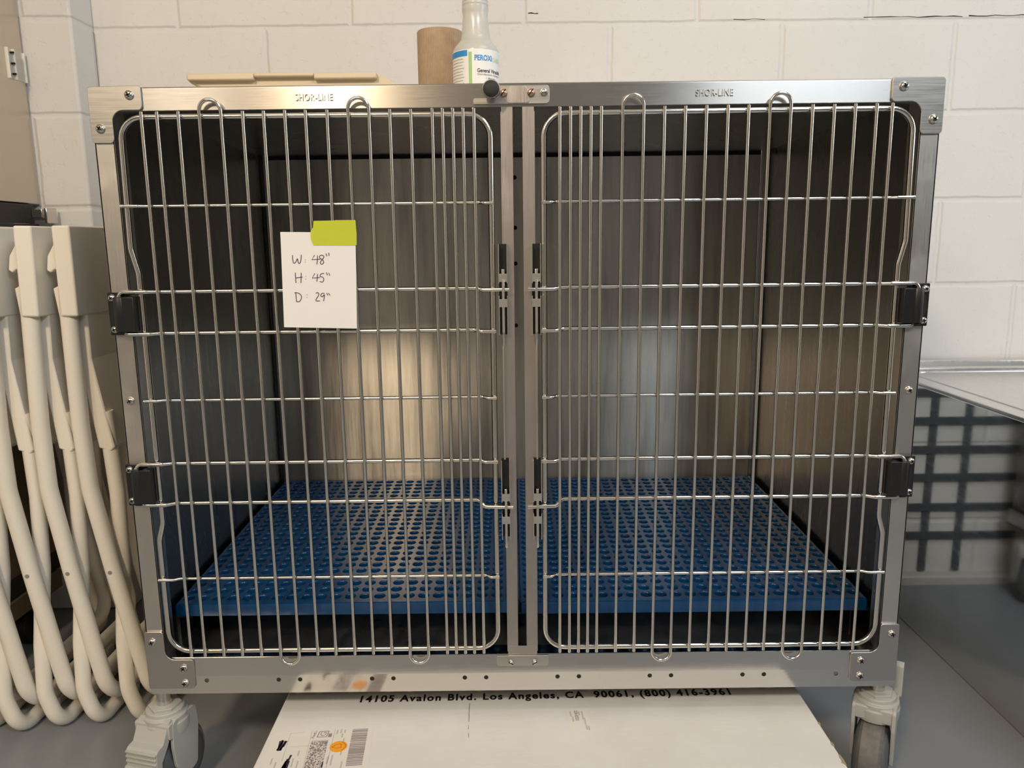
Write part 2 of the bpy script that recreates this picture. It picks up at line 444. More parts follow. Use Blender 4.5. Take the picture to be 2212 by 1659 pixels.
# front rails
mb = MB()
mb.prism([(0.0, 1.110), (0.0, 1.141), (0.002, 1.143), (0.045, 1.143), (0.045, 1.1412), (0.003, 1.1412), (0.003, 1.112), (0.02, 1.112), (0.02, 1.110)], 'x', -HW, HW)
top = mb.build('top_rail', STEEL_RAIL, cage, smooth=False, bevel=0.0008)
for x0 in (-0.316, 0.256):
    mb = MB(); place_text(mb, 'SHOR-LINE', (x0, -0.0005, 1.1218), (1, 0, 0), (0, 0, 1), width=0.0535, height=0.0095, extrude=0.0013, spacing=1.1, bold=0.006)
    mb.build('embossed_lettering', STEEL_RAIL, top, smooth=False)
HOLES = [-0.517, -0.399, -0.364, -0.246, -0.211, -0.094, -0.059, 0.058, 0.093, 0.209, 0.244, 0.361, 0.396, 0.514]
def holed_sheet(mb, x0, x1, y, z0, z1, hx, hz, r, seg=16):
    hw = r * 1.6; xs = x0
    for h in hx:
        mb.quad((xs, y, z0), (h - hw, y, z0), (h - hw, y, z1), (xs, y, z1))
        mb.quad((h - hw, y, z0), (h + hw, y, z0), (h + hw, y, hz - hw), (h - hw, y, hz - hw))
        mb.quad((h - hw, y, hz + hw), (h + hw, y, hz + hw), (h + hw, y, z1), (h - hw, y, z1))
        ring(mb, h, hz, hw, hw, r, lambda a, b: (a, y, b), seg)
        xs = h + hw
    mb.quad((xs, y, z0), (x1, y, z0), (x1, y, z1), (xs, y, z1))
def ring(mb, cx, cz, hw, hh, r, P, seg=16):
    vo = []; vi = []
    for k in range(seg):
        a = 2 * pi * (k + 0.5) / seg; c, s = cos(a), sin(a); t = min(hw / abs(c) if abs(c) > 1e-6 else 9e9, hh / abs(s) if abs(s) > 1e-6 else 9e9)
        vo.append((cx + c * t, cz + s * t)); vi.append((cx + c * r, cz + s * r))
    # make sure the square corners exist
    n = len(mb.v); q = seg // 4
    corners = [(cx + hw, cz + hh), (cx - hw, cz + hh), (cx - hw, cz - hh), (cx + hw, cz - hh)]
    vs = [P(*p) for p in vo] + [P(*p) for p in vi] + [P(*p) for p in corners]
    fs = []
    for k in range(seg):
        k2 = (k + 1) % seg
        a1 = 2 * pi * (k + 0.5) / seg; a2 = a1 + 2 * pi / seg
        hit = None
        for ci, ca in enumerate((math.atan2(hh, hw), pi - math.atan2(hh, hw), pi + math.atan2(hh, hw), 2 * pi - math.atan2(hh, hw))):
            if a1 + 1e-6 < ca < a2 - 1e-6: hit = ci
        if hit is None: fs.append((k, k2, seg + k2, seg + k))
        else: fs.append((k, 2 * seg + hit, k2, seg + k2, seg + k))
    mb._add(vs, fs)
mb = MB()
holed_sheet(mb, -HW, HW, 0.0, 0.195, 0.2265, HOLES, 0.2185, 0.0037)
mb.quad((-HW, 0, 0.2265), (HW, 0, 0.2265), (HW, 0.0012, 0.258), (-HW, 0.0012, 0.258))
mb.quad((-HW, 0.0012, 0.258), (HW, 0.0012, 0.258), (HW, 0.03, 0.258), (-HW, 0.03, 0.258))
mb.quad((-HW, 0.03, 0.258), (HW, 0.03, 0.258), (HW, 0.03, 0.236), (-HW, 0.03, 0.236))
low = mb.build('bottom_rail', STEEL_LOW, cage, smooth=False)
so = low.modifiers.new('sheet', 'SOLIDIFY'); so.thickness = 0.0015; so.offset = 0
def screw(parent, x, z, y, r=0.0066, m=None, slot=False, ang=0.5):
    mb = MB()
    prof = [(r, 0.0), (r * 0.98, -0.0012), (r * 0.82, -0.0032), (r * 0.5, -0.0044), (r * 0.12, -0.0048)]
    mb.lathe([(a, y + h) for a, h in prof], (x, 0, z), 'y', 24)
    mb.cm = 1
    c, s = cos(ang), sin(ang)
    bars = [(r * (0.95 if slot else 0.5), r * 0.14)]
    for L, t in bars:
        dirs = [(c, s)] if slot else [(c, s), (-s, c)]
        for dx, dz in dirs:
            q = []
            for u, v in ((-L, -t), (L, -t), (L, t), (-L, t)): q.append((x + dx * u - dz * v, z + dz * u + dx * v))
            mb.prism(q, 'y', y - 0.0051, y - 0.0022)
    return mb.build('screw', [m or CHROME, DARK], parent)
for s, zs in ((-1, 0.687), (1, 0.690)):
    mb = MB()
    a, b = sorted((s * HW, s * 0.580))
    mb.box(a, b, 0.0, 0.003, 0.24, 1.115)
    c0, c1 = sorted((s * HW, s * (HW - 0.003))); mb.box(c0, c1, 0.0, 0.05, 0.199, 1.141)
    c0, c1 = sorted((s * 0.580, s * 0.583)); mb.box(c0, c1, 0.0, 0.035, 0.24, 1.115)
    r_ = mb.build('side_rail', STEEL_RAILV, cage, smooth=False, bevel=0.0008)
    screw(r_, s * 0.5955, zs, 0.0, 0.0062)
# corner plates
def corner(poly, radii, screws, flip):
    mb = MB(); mb.prism(rpoly(poly, radii), 'y', -0.0035, -0.0002)
    p = mb.build('corner_plate', STEEL_PLATE, cage, bevel=0.0006)
    for i, (x, z) in enumerate(screws): screw(p, x, z, -0.0035, 0.0068, ang=0.4 + i * 0.5)
for s in (-1, 1):
    P = [(-0.611, 1.1435), (-0.535, 1.1445), (-0.535, 1.111), (-0.579, 1.111), (-0.579, 1.066), (-0.611, 1.066)]
    corner([(-s * x, z) for x, z in P][::(1 if s < 0 else -1)], [0.006, 0.004, 0.006, 0.016, 0.006, 0.005][::(1 if s < 0 else -1)],
           [(s * 0.5515, 1.1315), (s * 0.597, 1.086)], s)
    P = [(-0.611, 0.306), (-0.580, 0.306), (-0.580, 0.257), (-0.535, 0.257), (-0.535, 0.206), (-0.611, 0.206)]
    corner([(-s * x, z) for x, z in P][::(1 if s < 0 else -1)], [0.004, 0.005, 0.016, 0.005, 0.006, 0.002][::(1 if s < 0 else -1)],
           [(s * 0.5985, 0.289), (s * 0.5515, 0.243), (s * 0.5515, 0.216)], s)

# centre post with a long slot
mb = MB()
for x0, x1 in ((-0.0225, -0.0058), (0.0078, 0.0248)):
    mb.box(x0, x1, 0.0005, 0.003, 0.273, 1.114)
mb.box(-0.0225, 0.0248, 0.0005, 0.003, 0.246, 0.273)
mb.box(-0.0235, -0.0215, 0.0, 0.022, 0.264, 1.104); mb.box(0.0238, 0.0258, 0.0, 0.022, 0.264, 1.104)
mb.box(-0.0066, -0.0058, 0.0005, 0.012, 0.273, 1.114); mb.box(0.0078, 0.0086, 0.0005, 0.012, 0.273, 1.114)
post = mb.build('center_post', STEEL_POST, cage, smooth=False, bevel=0.0004)
mb = MB(); mb.prism(rpoly([(-0.041, 0.2575), (0.043, 0.2575), (0.043, 0.239), (-0.041, 0.239)], [0.0005, 0.0005, 0.005, 0.005]), 'y', -0.0025, -0.0002)
foot = mb.build('post_foot_plate', STEEL_PLATE, cage, bevel=0.0004)
for x, a in ((-0.018, -0.5), (0.0205, 0.5)):
    screw(foot, x, 0.246, -0.0025, 0.0042, slot=True, ang=a)
# latch plate, knob and screws on the top rail
mb = MB(); mb.prism(rpoly([(-0.033, 1.139), (0.047, 1.139), (0.047, 1.1135), (-0.062, 1.1135), (-0.062, 1.122), (-0.033, 1.122)], [0.002, 0.005, 0.005, 0.002, 0.003, 0.002]), 'y', -0.003, -0.0002)
lp = mb.build('latch_plate', STEEL_PLATE, cage, bevel=0.0005)
mb = MB(); mb.prism(rpoly([(-0.009, 1.1385), (0.012, 1.1385), (0.018, 1.130), (0.018, 1.1145), (-0.014, 1.1145), (-0.014, 1.130)], 0.003), 'y', -0.0042, -0.0028)
mb.build('cover_tab', STEEL_POST, lp, bevel=0.0004)
screw(lp, -0.0185, 1.1285, -0.004, 0.0056, COPPER, True, 0.9); screw(lp, 0.0205, 1.1285, -0.004, 0.0056, COPPER, True, 0.9)
mb = MB(); mb.lathe([(0.0052, -0.003), (0.0052, -0.0045), (0.0042, -0.007), (0.0015, -0.0085)], (0.039, 0, 1.1288), 'y', 24); mb.build('rivet', CHROME, lp)
mb = MB(); mb.lathe([(0.007, -0.003), (0.007, -0.014), (0.0125, -0.018), (0.0128, -0.027), (0.0118, -0.0285)], (-0.0355, 0, 1.1295), 'y', 36)
kn = mb.build('knob', CHROME, cage)
mb = MB(); mb.lathe([(0.0112, -0.0283), (0.0112, -0.0292), (0.009, -0.0305), (0.003, -0.0312)], (-0.0355, 0, 1.1295), 'y', 36); mb.build('knob_cap', KNOBBLK, kn)

# doors (the right one is the left one turned over)
BX = [-0.5347, -0.5124, -0.4820, -0.4520, -0.4212, -0.3902, -0.3605, -0.3302, -0.3008, -0.2702, -0.2402, -0.2105, -0.1808, -0.1510, -0.1205, -0.1058, -0.0912, -0.0766, -0.0613]
RB = 0.00265; RF = 0.0044; RH = 0.0034; RT = 0.0026; YF = -0.0005; YB = -0.0085
HZ = [0.977, 0.8525, 0.7905, 0.6875, 0.588, 0.5235, 0.3975]
def make_door(s):
    L, R = -0.5715, -0.0385
    path = [(-0.5665, 1.07), (-0.5735, 0.92), (-0.5735, 0.895), (-0.5635, 0.872), (-0.5635, 0.492), (-0.5715, 0.470), (L, 0.30), (L, 0.272), (R, 0.272), (R, 0.30),
            (-0.0385, 1.07), (R, 1.1005), (-0.5695, 1.1015)]
    pts = []
    def add_fillet(a, b, c, r):
        A, B, Cc = [Vector((q[0], YF, q[1])) for q in (a, b, c)]
        for p in fillet([A, B, Cc], r, 8)[1:-1]: pts.append(p)
    seq = [(-0.5695, 1.1015), (-0.5715, 0.915), (-0.5635, 0.880), (-0.5635, 0.490), (-0.5715, 0.462), (L, 0.2715), (R, 0.2715), (R, 1.1005)]
    rad = [0.032, 0.03, 0.03, 0.03, 0.03, 0.034, 0.032, 0.032]
    for i in range(len(seq)): add_fillet(seq[i - 1], seq[i], seq[(i + 1) % len(seq)], rad[i])
    mb = MB(); mb.tube([(-s * p.x if s > 0 else p.x, p.y, p.z) for p in pts], RF, 14, closed=True)
    door = mb.build('door', WIRE, cage)
    xs = BX if s < 0 else [-x for x in BX]
    tops, bots = ((3, 10), (5, 12)) if s < 0 else ((5, 12), (3, 10))
    used = set()
    zt0, zb0 = 1.107, 0.2665
    def hairpin(i, at_top):
        x0, x1 = xs[i], xs[i + 1]; cx = (x0 + x1) / 2; r = abs(x1 - x0) / 2; sg = 1 if x1 > x0 else -1
        if at_top:
            zc = 1.1225 - r
            p = [(x0, YB, zb0), (x0, YB, 0.7), (x0, YB, zc)] + [(cx - sg * r * cos(a), YB - 0.002 * sin(a), zc + r * 1.03 * sin(a)) for a in [pi * k / 14 for k in range(1, 14)]] + [(x1, YB, zc), (x1, YB, 0.7), (x1, YB, zb0)]
        else:
            zc = 0.2515 + r
            p = [(x0, YB, zt0), (x0, YB, 0.7), (x0, YB, zc)] + [(cx - sg * r * cos(a), YB - 0.002 * sin(a), zc - r * 1.0 * sin(a)) for a in [pi * k / 14 for k in range(1, 14)]] + [(x1, YB, zc), (x1, YB, 0.7), (x1, YB, zt0)]
        MB().tube(p, RB, 10).build('looped_bar', WIRE, door)
        used.update((i, i + 1))
    for i in tops: hairpin(i, True)
    for i in bots: hairpin(i, False)
    for i, x in enumerate(xs):
        if i in used: continue
        MB().tube([(x, YB, zb0 - 0.001), (x, YB, zb0), (x, YB, 0.7), (x, YB, zt0), (x, YB, zt0 + 0.001)], [RB * 0.6, RB, RB, RB, RB * 0.6], 10).build('vertical_bar', WIRE, door)
    # cross rods: thin ones run rod to rod in front; thick ones carry hinge and latch ends
    YC = -0.0025
    def X(x): return x if s < 0 else -x
    def rod(p, r): MB().tube([(X(a), b, c) for a, b, c in p], r, 12).build('cross_rod', WIRE, door)
    for z, xl in ((HZ[0], -0.577), (HZ[3], -0.571), (HZ[6], -0.576)):
        rod(fillet([(xl, -0.0082, z), (-0.553, -0.0078, z), (-0.544, YC, z), (-0.055, YC, z), (-0.048, -0.0078, z - 0.001), (-0.0345, -0.0082, z - 0.001)], 0.006, 4), RT)
    for za, zb_, latch_top in ((HZ[1], HZ[2], True), (HZ[4], HZ[5], False)):
        lu = [(-0.062, YC, za), (-0.054, -0.008, za - 0.002)] + ([(-0.0135, -0.012, za - 0.002)] if latch_top else [(-0.034, -0.008, za - 0.002)])
        ll = [(-0.066, YC, zb_), (-0.056, -0.008, zb_ - 0.002 if latch_top else zb_ - 0.0095)] + ([(-0.034, -0.008, zb_ - 0.002)] if latch_top else [(-0.011, -0.012, zb_ - 0.0098)])
        rod(fillet([(-0.592, -0.011, za - 0.022), (-0.592, -0.011, za), (-0.552, -0.010, za + 0.0005), (-0.538, YC, za)] + lu, 0.009, 5), RH)
        rod(fillet([(-0.590, -0.011, zb_ + 0.022), (-0.590, -0.011, zb_), (-0.552, -0.010, zb_ - 0.0005), (-0.538, YC, zb_)] + ll, 0.009, 5), RH)
    return door
for s in (-1, 1): make_door(s)

# hinges: black plastic blocks on the side rails
for s in (-1, 1):
    for za, zb_ in ((0.8525, 0.7905), (0.588, 0.5235)):
        t, bt = za - 0.001, zb_ - 0.0015
        mb = MB()
        def bx(x0, x1, y0, y1, z0, z1):
            a, b = sorted((s * x0, s * x1)); mb.box(a, b, y0, y1, z0, z1)
        mb.prism(rpoly([(s * 0.6105, bt), (s * 0.583, bt), (s * 0.583, t + 0.001), (s * 0.6105, t + 0.001)], 0.0015), 'y', -0.008, -0.0002)
        bx(0.596, 0.5865, -0.0165, -0.007, bt + 0.002, t - 0.005)
        # barrel around the door rod
        mb.lathe([(0.009, bt + 0.0055), (0.0095, bt + 0.0065), (0.0095, t - 0.0065), (0.009, t - 0.0055)], (s * 0.5905, -0.011, 0), 'z', 24)
        bx(0.5905, 0.568, -0.0185, -0.002, bt + 0.0055, t - 0.0055)
        h = mb.build('hinge', BLACK, cage, bevel=0.0008)
        mb = MB(); mb.lathe([(1.0, 0), (1.0, -0.0006)], (0, 0, 0), 'y', 24)
        ov = mb.build('oval_recess', DARK, h); ov.scale = (0.0048, 1, 0.0165); ov.location = (s * 0.6025, -0.0080, (t + bt) / 2)
        screw(h, s * 0.6035, t - 0.007, -0.008, 0.0056, ang=0.7); screw(h, s * 0.6035, bt + 0.0085, -0.008, 0.0056, ang=0.3)

# latches on the post
def latch(s, ztop, zbot, zrod, up):
    x = -0.0225 if s < 0 else 0.0265
    mb = MB()
    hw = 0.0062
    for q in (-1, 1):
        xa = x + q * hw
        mb.box(xa - 0.0007, xa + 0.0007, -0.016, 0.0, zrod + 0.009, ztop); mb.box(xa - 0.0007, xa + 0.0007, -0.016, 0.0, zbot, zrod - 0.009)
    for zc in (zrod + 0.0175, zrod - 0.0195):
        mb.box(x - hw, x + hw, -0.0172, -0.0155, zc - 0.006, zc + 0.006)
    o = mb.build('latch', WIRE, cage, smooth=False, bevel=0.0003)
    MB().box(x - hw, x + hw, -0.002, -0.0002, zbot, ztop).build('latch_channel_shade', BLACK, o, smooth=False)  # black back plate stands in for the shade inside the deep channel
    mb = MB()
    mb.box(x - 0.002, x + 0.002, -0.0148, -0.0042, zbot + 0.004, zrod + 0.030)
    mb.prism([(-0.019, zrod + 0.012), (-0.0148, zrod + 0.02), (-0.0148, zrod - 0.016), (-0.019, zrod - 0.012)], 'x', x - 0.0018, x + 0.0018)
    mb.lathe([(0.0012, zbot - 0.016), (0.0024, zbot - 0.014), (0.0024, zbot + 0.012), (0.0012, zbot + 0.014)], (x, -0.010, 0), 'z', 12)
    mb.build('latch_bar', WIRE, o, smooth=True, bevel=0.0004)
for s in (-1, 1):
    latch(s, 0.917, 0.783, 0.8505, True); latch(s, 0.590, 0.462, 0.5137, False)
for s in (-1, 1):
    x = -0.0235 if s < 0 else 0.0265
    MB().box(x - 0.0012, x + 0.0012, -0.010, -0.0005, 0.59, 0.79).build('latch_rod', WIRE, cage, smooth=False)

# casters
def caster(x, y, rz, pedal, nm='caster'):
    root_m = MB()
    WY = 0.008 if pedal else -0.018
    root_m.lathe([(0.0355, 0.126), (0.0372, 0.136), (0.0372, 0.147), (0.0355, 0.1485), (0.0355, 0.157), (0.031, 0.159), (0.030, 0.166), (0.020, 0.168), (0.008, 0.1685)], (0, 0, 0), 'z', 36)
    root_m.prism([(0.0265 * cos(a), 0.0265 * sin(a)) for a in [pi / 6 + k * pi / 3 for k in range(6)]], 'z', 0.166, 0.172)
    # fork cheeks and crown
    cheek = rpoly([(-0.034, 0.155), (0.030, 0.155), (0.032, 0.130), (-0.012, 0.052), (-0.045, 0.050), (-0.055, 0.075), (-0.050, 0.120)], 0.010)
    if pedal: cheek = rpoly([(-0.026, 0.156), (0.033, 0.156), (0.036, 0.120), (0.026, 0.050), (-0.008, 0.042), (-0.024, 0.075), (-0.028, 0.110)], 0.010)
    else: cheek = rpoly([(-0.036, 0.156), (0.030, 0.156), (0.032, 0.130), (0.000, 0.048), (-0.024, 0.048), (-0.028, 0.075), (-0.037, 0.120)], 0.008)
    for q in (-1, 1):
        a, b = sorted((q * 0.0335, q * 0.0275)); root_m.prism(cheek, 'x', a, b)
    root_m.prism(rpoly([(-0.0345, 0.1285), (-0.0345, 0.1545), (0.029, 0.1545), (0.029, 0.1285)], 0.004), 'x', -0.0328, 0.0328)
    o = root_m.build(nm, GREYPL, cage, bevel=0.0012)
    o.location = (x, y, 0); o.rotation_euler = (0, 0, rz)
    mb = MB(); mb.lathe([(0.012, 0.166), (0.012, 0.2)], (0, 0, 0), 'z', 24); mb.build('stem', CHROME, o)
    mb = MB(); mb.lathe([(0.040, -0.0185), (0.057, -0.0185), (0.0615, -0.014), (0.0625, 0), (0.0615, 0.014), (0.057, 0.0185), (0.040, 0.0185)], (0, WY, 0.0625), 'x', 48)
    wh = mb.build('wheel', RUBBER, o)
    mb = MB(); mb.lathe([(0.012, -0.0268), (0.036, -0.0265), (0.050, -0.0225), (0.053, -0.0185), (0.053, 0.0185), (0.050, 0.0225), (0.036, 0.0265), (0.012, 0.0268)], (0, WY, 0.0625), 'x', 40); mb.build('wheel_hub', HUB, o)
    if pedal:
        mb = MB()
        prof = rpoly([(-0.016, 0.150), (-0.022, 0.160), (-0.030, 0.157), (-0.046, 0.128), (-0.058, 0.126), (-0.062, 0.122), (-0.066, 0.050), (-0.060, 0.044), (-0.054, 0.050), (-0.050, 0.100), (-0.036, 0.118)], 0.0025)
        mb.prism(prof, 'x', -0.029, 0.029)
        for k in range(3): mb.box(-0.0285, 0.0285, -0.0655, -0.058, 0.1185 - 0.008 * k, 0.1225 - 0.008 * k)
        for k in range(3): mb.box(-0.031, 0.031, -0.0685, -0.060, 0.064 - 0.008 * k, 0.068 - 0.008 * k)
        mb.prism(rpoly([(-0.060, 0.096), (-0.0665, 0.094), (-0.0685, 0.046), (-0.060, 0.044)], 0.002), 'x', -0.0315, 0.0315)
        mb.build('brake_pedal', GREYPL, o, bevel=0.001)
    else:
        mb = MB(); mb.prism(rpoly([(0.026, 0.150), (0.030, 0.205), (0.038, 0.212), (0.044, 0.205), (0.044, 0.150)], 0.004), 'x', 0.012, 0.036)
        mb.build('brake_lever', GREYPL, o, bevel=0.001)
    return o
caster(-0.596, 0.012, radians(-15), True)
caster(0.5995, 0.030, radians(-31), False)
caster(-0.575, 0.68, radians(160), False)
caster(0.575, 0.68, radians(200), False)

# ================================================================== grates
def make_grate():
    P_ = 0.0254; NX, NY = 23, 25; T = 0.021
    mb = MB(); seg = 16
    X0 = -NX * P_ / 2; Y0 = 0.012
    ro, ri = 0.0102, 0.0086
    for i in range(NX):
        for j in range(NY):
            cx = X0 + (i + 0.5) * P_; cy = Y0 + (j + 0.5) * P_
            ring(mb, cx, cy, P_ / 2, P_ / 2, ro, lambda a, b: (a, b, 0.0), seg)
            A = [2 * pi * (k + 0.5) / seg for k in range(seg)]
            vs = [(cx + ro * cos(a), cy + ro * sin(a), 0) for a in A] + [(cx + (ri + 0.0004) * cos(a), cy + (ri + 0.0004) * sin(a), -0.0009) for a in A] + [(cx + ri * cos(a), cy + ri * sin(a), -0.003) for a in A] + [(cx + ri * cos(a), cy + ri * sin(a), -T) for a in A]
            fs = [(q * seg + k, q * seg + (k + 1) % seg, (q + 1) * seg + (k + 1) % seg, (q + 1) * seg + k) for q in range(3) for k in range(seg)]
            mb._add(vs, fs)
    W = NX * P_ / 2; Y1 = Y0 + NY * P_; YE = Y1 + 0.008
    b = 0.003
    # top borders, rounded front and side skirts
    mb.quad((-W, 0.0 + b, 0), (W, 0.0 + b, 0), (W, Y0, 0), (-W, Y0, 0)); mb.quad((-W, Y1, 0), (W, Y1, 0), (W, YE, 0), (-W, YE, 0))
    mb.quad((-W, b, 0), (W, b, 0), (W, 0.0008, -0.001), (-W, 0.0008, -0.001)); mb.quad((-W, 0.0008, -0.001), (W, 0.0008, -0.001), (W, 0, -0.003), (-W, 0, -0.003))
    mb.quad((-W, 0, -0.003), (W, 0, -0.003), (W, 0, -T), (-W, 0, -T))
    mb.quad((-W, 0, -T), (W, 0, -T), (W, 0.004, -T), (-W, 0.004, -T))
    for s in (-1, 1):
        x = s * W; mb.quad((x, b, 0), (x, YE, 0), (x + s * 0.0015, YE, -0.002), (x + s * 0.0015, 0, -0.002)); mb.quad((x + s * 0.0015, 0, -0.002), (x + s * 0.0015, YE, -0.002), (x + s * 0.0015, YE, -T), (x + s * 0.0015, 0, -T))
    mb.quad((-W, YE, 0), (W, YE, 0), (W, YE, -T), (-W, YE, -T))
    return mb.build('floor_grate', BLUE, angle=50)
g = make_grate()
tilt = math.atan2(0.014, 0.65)
g.location = (-0.2955, 0.066, 0.3190); g.rotation_euler = (tilt, 0, 0)
tag(g, 'blue perforated plastic floor grate in the left half of the cage', 'floor grate', 'blue grates in the cage')
g2 = g.copy(); COL.objects.link(g2); g2.location = (0.2925, 0.060, 0.3195)
tag(g2, 'blue perforated plastic floor grate in the right half of the cage', 'floor grate', 'blue grates in the cage')

# ================================================================== note and tape on the left door
note = None
mb = MB()
YN = -0.0128
quad = [(-0.3461, 0.9378), (-0.2367, 0.9357), (-0.2410, 0.7956), (-0.3487, 0.7989)]
nu = 10
def npt(u, v):
    a, b, c, d = [Vector(q) for q in quad]
    p = (a * (1 - u) + b * u) * (1 - v) + (d * (1 - u) + c * u) * v
    return p
def ncurl(u, v): return YN - 0.0015 * max(0, v - 0.2) * (1 - u) * 2
vs = []
for j in range(nu + 1):
    for i in range(nu + 1):
        p = npt(i / nu, j / nu); vs.append((p.x, ncurl(i / nu, j / nu), p.y))
mb._add(vs, [(j * (nu + 1) + i, j * (nu + 1) + i + 1, (j + 1) * (nu + 1) + i + 1, (j + 1) * (nu + 1) + i) for j in range(nu) for i in range(nu)])
note = mb.build('paper_note', PAPER, smooth=False)
so = note.modifiers.new('sheet', 'SOLIDIFY'); so.thickness = 0.0003; so.offset = 0
tag(note, 'white paper note with handwritten measurements taped to the left cage door', 'note')
strokes = [
 [(390,612),(393,680),(408,713),(432,692),(450,640),(455,690),(470,716),(490,690),(495,605)],
 [(545,660),(545,664)], [(545,689),(545,693)],
 [(655,608),(620,662),(722,655)], [(690,612),(688,660),(683,716)],
 [(760,614),(735,606),(713,618),(712,640),(740,655),(762,675),(764,700),(742,717),(722,708),(724,685),(750,655),(768,630),(760,614)],
 [(790,588),(800,618)], [(824,578),(828,615)],
 [(425,820),(432,942)], [(495,820),(492,942)], [(430,884),(510,870)],
 [(550,858),(550,862)], [(550,893),(550,897)],
 [(657,826),(626,882),(716,875)], [(690,832),(682,922)],
 [(767,824),(727,828),(715,866),(742,862),(764,880),(765,908),(745,932),(716,920)],
 [(795,812),(808,845)], [(824,818),(838,850)],
 [(430,1062),(440,1168)], [(416,1060),(455,1060),(485,1078),(502,1105),(492,1148),(470,1172),(436,1166)],
 [(565,1079),(565,1083)], [(565,1113),(565,1117)],
 [(670,1064),(690,1052),(708,1064),(702,1092),(658,1157),(718,1155)],
 [(772,1064),(745,1060),(727,1080),(732,1104),(754,1104),(772,1070),(771,1110),(762,1157)],
 [(800,1058),(812,1086)], [(820,1060),(838,1086)]]
mb = MB()
for st in strokes:
    pts = []
    for X_, Y_ in st:
        v = (Y_ - 338) / 1145.0; u = (X_ - (243 + (Y_ - 338) * 0.0445)) / (900.0 - 35 * v)
        p = npt(u, v); pts.append(Vector((p.x, ncurl(u, v) - 0.0004, p.y)))
    if len(pts) > 3:   # smooth the pen line
        for _ in range(2):
            q = [pts[0]]
            for a, b in zip(pts[:-1], pts[1:]): q += [a * 0.75 + b * 0.25, a * 0.25 + b * 0.75]
            pts = q + [pts[-1]]
    mb.tube(pts, 0.00052, 6)
mb.build('handwriting', INK, note)
# tape, in one strip with a torn left end, folded over the bars behind
tp = [(-0.2965, 0.9530), (-0.2658, 0.9532), (-0.2655, 0.9537), (-0.2358, 0.9535), (-0.2350, 0.9350), (-0.2356, 0.9175), (-0.2985, 0.9183), (-0.3018, 0.9265), (-0.3020, 0.9362), (-0.3005, 0.9402), (-0.2978, 0.9435), (-0.2972, 0.9480)]
mb = MB(); mb.prism(tp, 'y', YN - 0.0009, YN - 0.0006)
mb.prism([(-0.2965, 0.9530), (-0.2658, 0.9532), (-0.2660, 0.9385), (-0.2972, 0.9380)], 'y', YN - 0.0003, YN)
tag(mb.build('tape_strip', TAPE, smooth=False), 'yellow-green strip of tape holding the paper note to the bars', 'tape')

# ================================================================== things on top of the cage
# roll of brown paper towel
mb = MB(); R_ = 0.0455
mb.lathe([(0.020, 0.0), (R_ - 0.001, 0.0), (R_, 0.002), (R_, 0.188), (R_ - 0.001, 0.190), (0.020, 0.190), (0.020, 0.0)], (0, 0, 0), 'z', 64, close=False)
roll = mb.build('paper_towel_roll', TOWEL, loc=(-0.1475, 0.48, ZT))
tag(roll, 'brown paper towel roll standing on the cage beside the bottle', 'paper towel')
mb = MB(); mb.lathe([(0.0185, 0.0), (0.020, 0.0), (0.020, 0.1895), (0.0185, 0.1895), (0.0185, 0.0)], (0, 0, 0), 'z', 32, close=False)
mb.build('cardboard_core', CARDRAW, roll)
# bottle
B0 = Vector((-0.0705, 0.34, ZT))
bot = empty('spray_bottle', B0, 'translucent white disinfectant bottle with a blue and white label on the cage', 'bottle', rz=0)
RB_ = 0.0425
mb = MB()
mb.lathe([(0.036, 0.0), (0.0405, 0.002), (RB_, 0.006), (RB_, 0.117), (0.0412, 0.122), (0.0375, 0.128), (0.0315, 0.1345), (0.0280, 0.139), (0.0262, 0.146),
          (0.0240, 0.164), (0.0225, 0.182), (0.0230, 0.185), (0.0240, 0.191), (0.0240, 0.1965), (0.0230, 0.1975), (0.0238, 0.199), (0.0236, 0.2025), (0.0228, 0.2035),
          (0.0234, 0.205), (0.0230, 0.209), (0.0215, 0.212), (0.0165, 0.2135)], (0, 0, 0), 'z', 56)
mb.build('bottle_body', BOTTLE, bot)
mb = MB()
prof = []
for k in range(72):
    a = 2 * pi * k / 72; prof.append((0.0148 + (0.0006 if k % 2 else 0)) * 1.0)
vs = []
for h in (0.2135, 0.236):
    for k in range(72): a = 2 * pi * k / 72; vs.append((prof[k] * cos(a), prof[k] * sin(a), h))
mb._add(vs, [(k, (k + 1) % 72, 72 + (k + 1) % 72, 72 + k) for k in range(72)] + [tuple(range(72, 144))])
mb.build('cap', CAPW, bot, smooth=False)
def wrap(mb, vs, fs, r):
    """wrap flat (x,z) points around the bottle; x is arc length, 0 faces the viewer"""
    out = []
    for x, z in vs:
        a = x / r; out.append((r * sin(a), -r * cos(a), z))
    mb._add(out, fs)
def strip(mb, x0, x1, z0, z1, r, n=24):
    vs = []
    for k in range(n + 1):
        x = x0 + (x1 - x0) * k / n; vs += [(x, z0), (x, z1)]
    wrap(mb, vs, [(2 * k, 2 * k + 2, 2 * k + 3, 2 * k + 1) for k in range(n)], r)
def wtext(mb, body, x0, z0, w_, h_, r, **kw):
    vs, fs = text_verts(body, **kw)
    xa = min(v[0] for v in vs); xb = max(v[0] for v in vs); ya = min(v[1] for v in vs); yb = max(v[1] for v in vs)
    wrap(mb, [(x0 + (v[0] - xa) / (xb - xa) * w_, z0 + (v[1] - ya) / (yb - ya) * h_) for v in vs], fs, r)
LR = RB_ + 0.0003
mb = MB(); strip(mb, -0.066, 0.066, 0.018, 0.1165, LR, 48); lab = mb.build('label', BLAB, bot)
mb = MB(); strip(mb, -0.064, -0.0142, 0.1048, 0.1148, LR + 0.0002); mb.build('blue_band', BLUEINK, lab)
mb = MB(); strip(mb, -0.0120, -0.0058, 0.020, 0.1115, LR + 0.0002, 6); mb.build('green_stripe', GREENINK, lab)
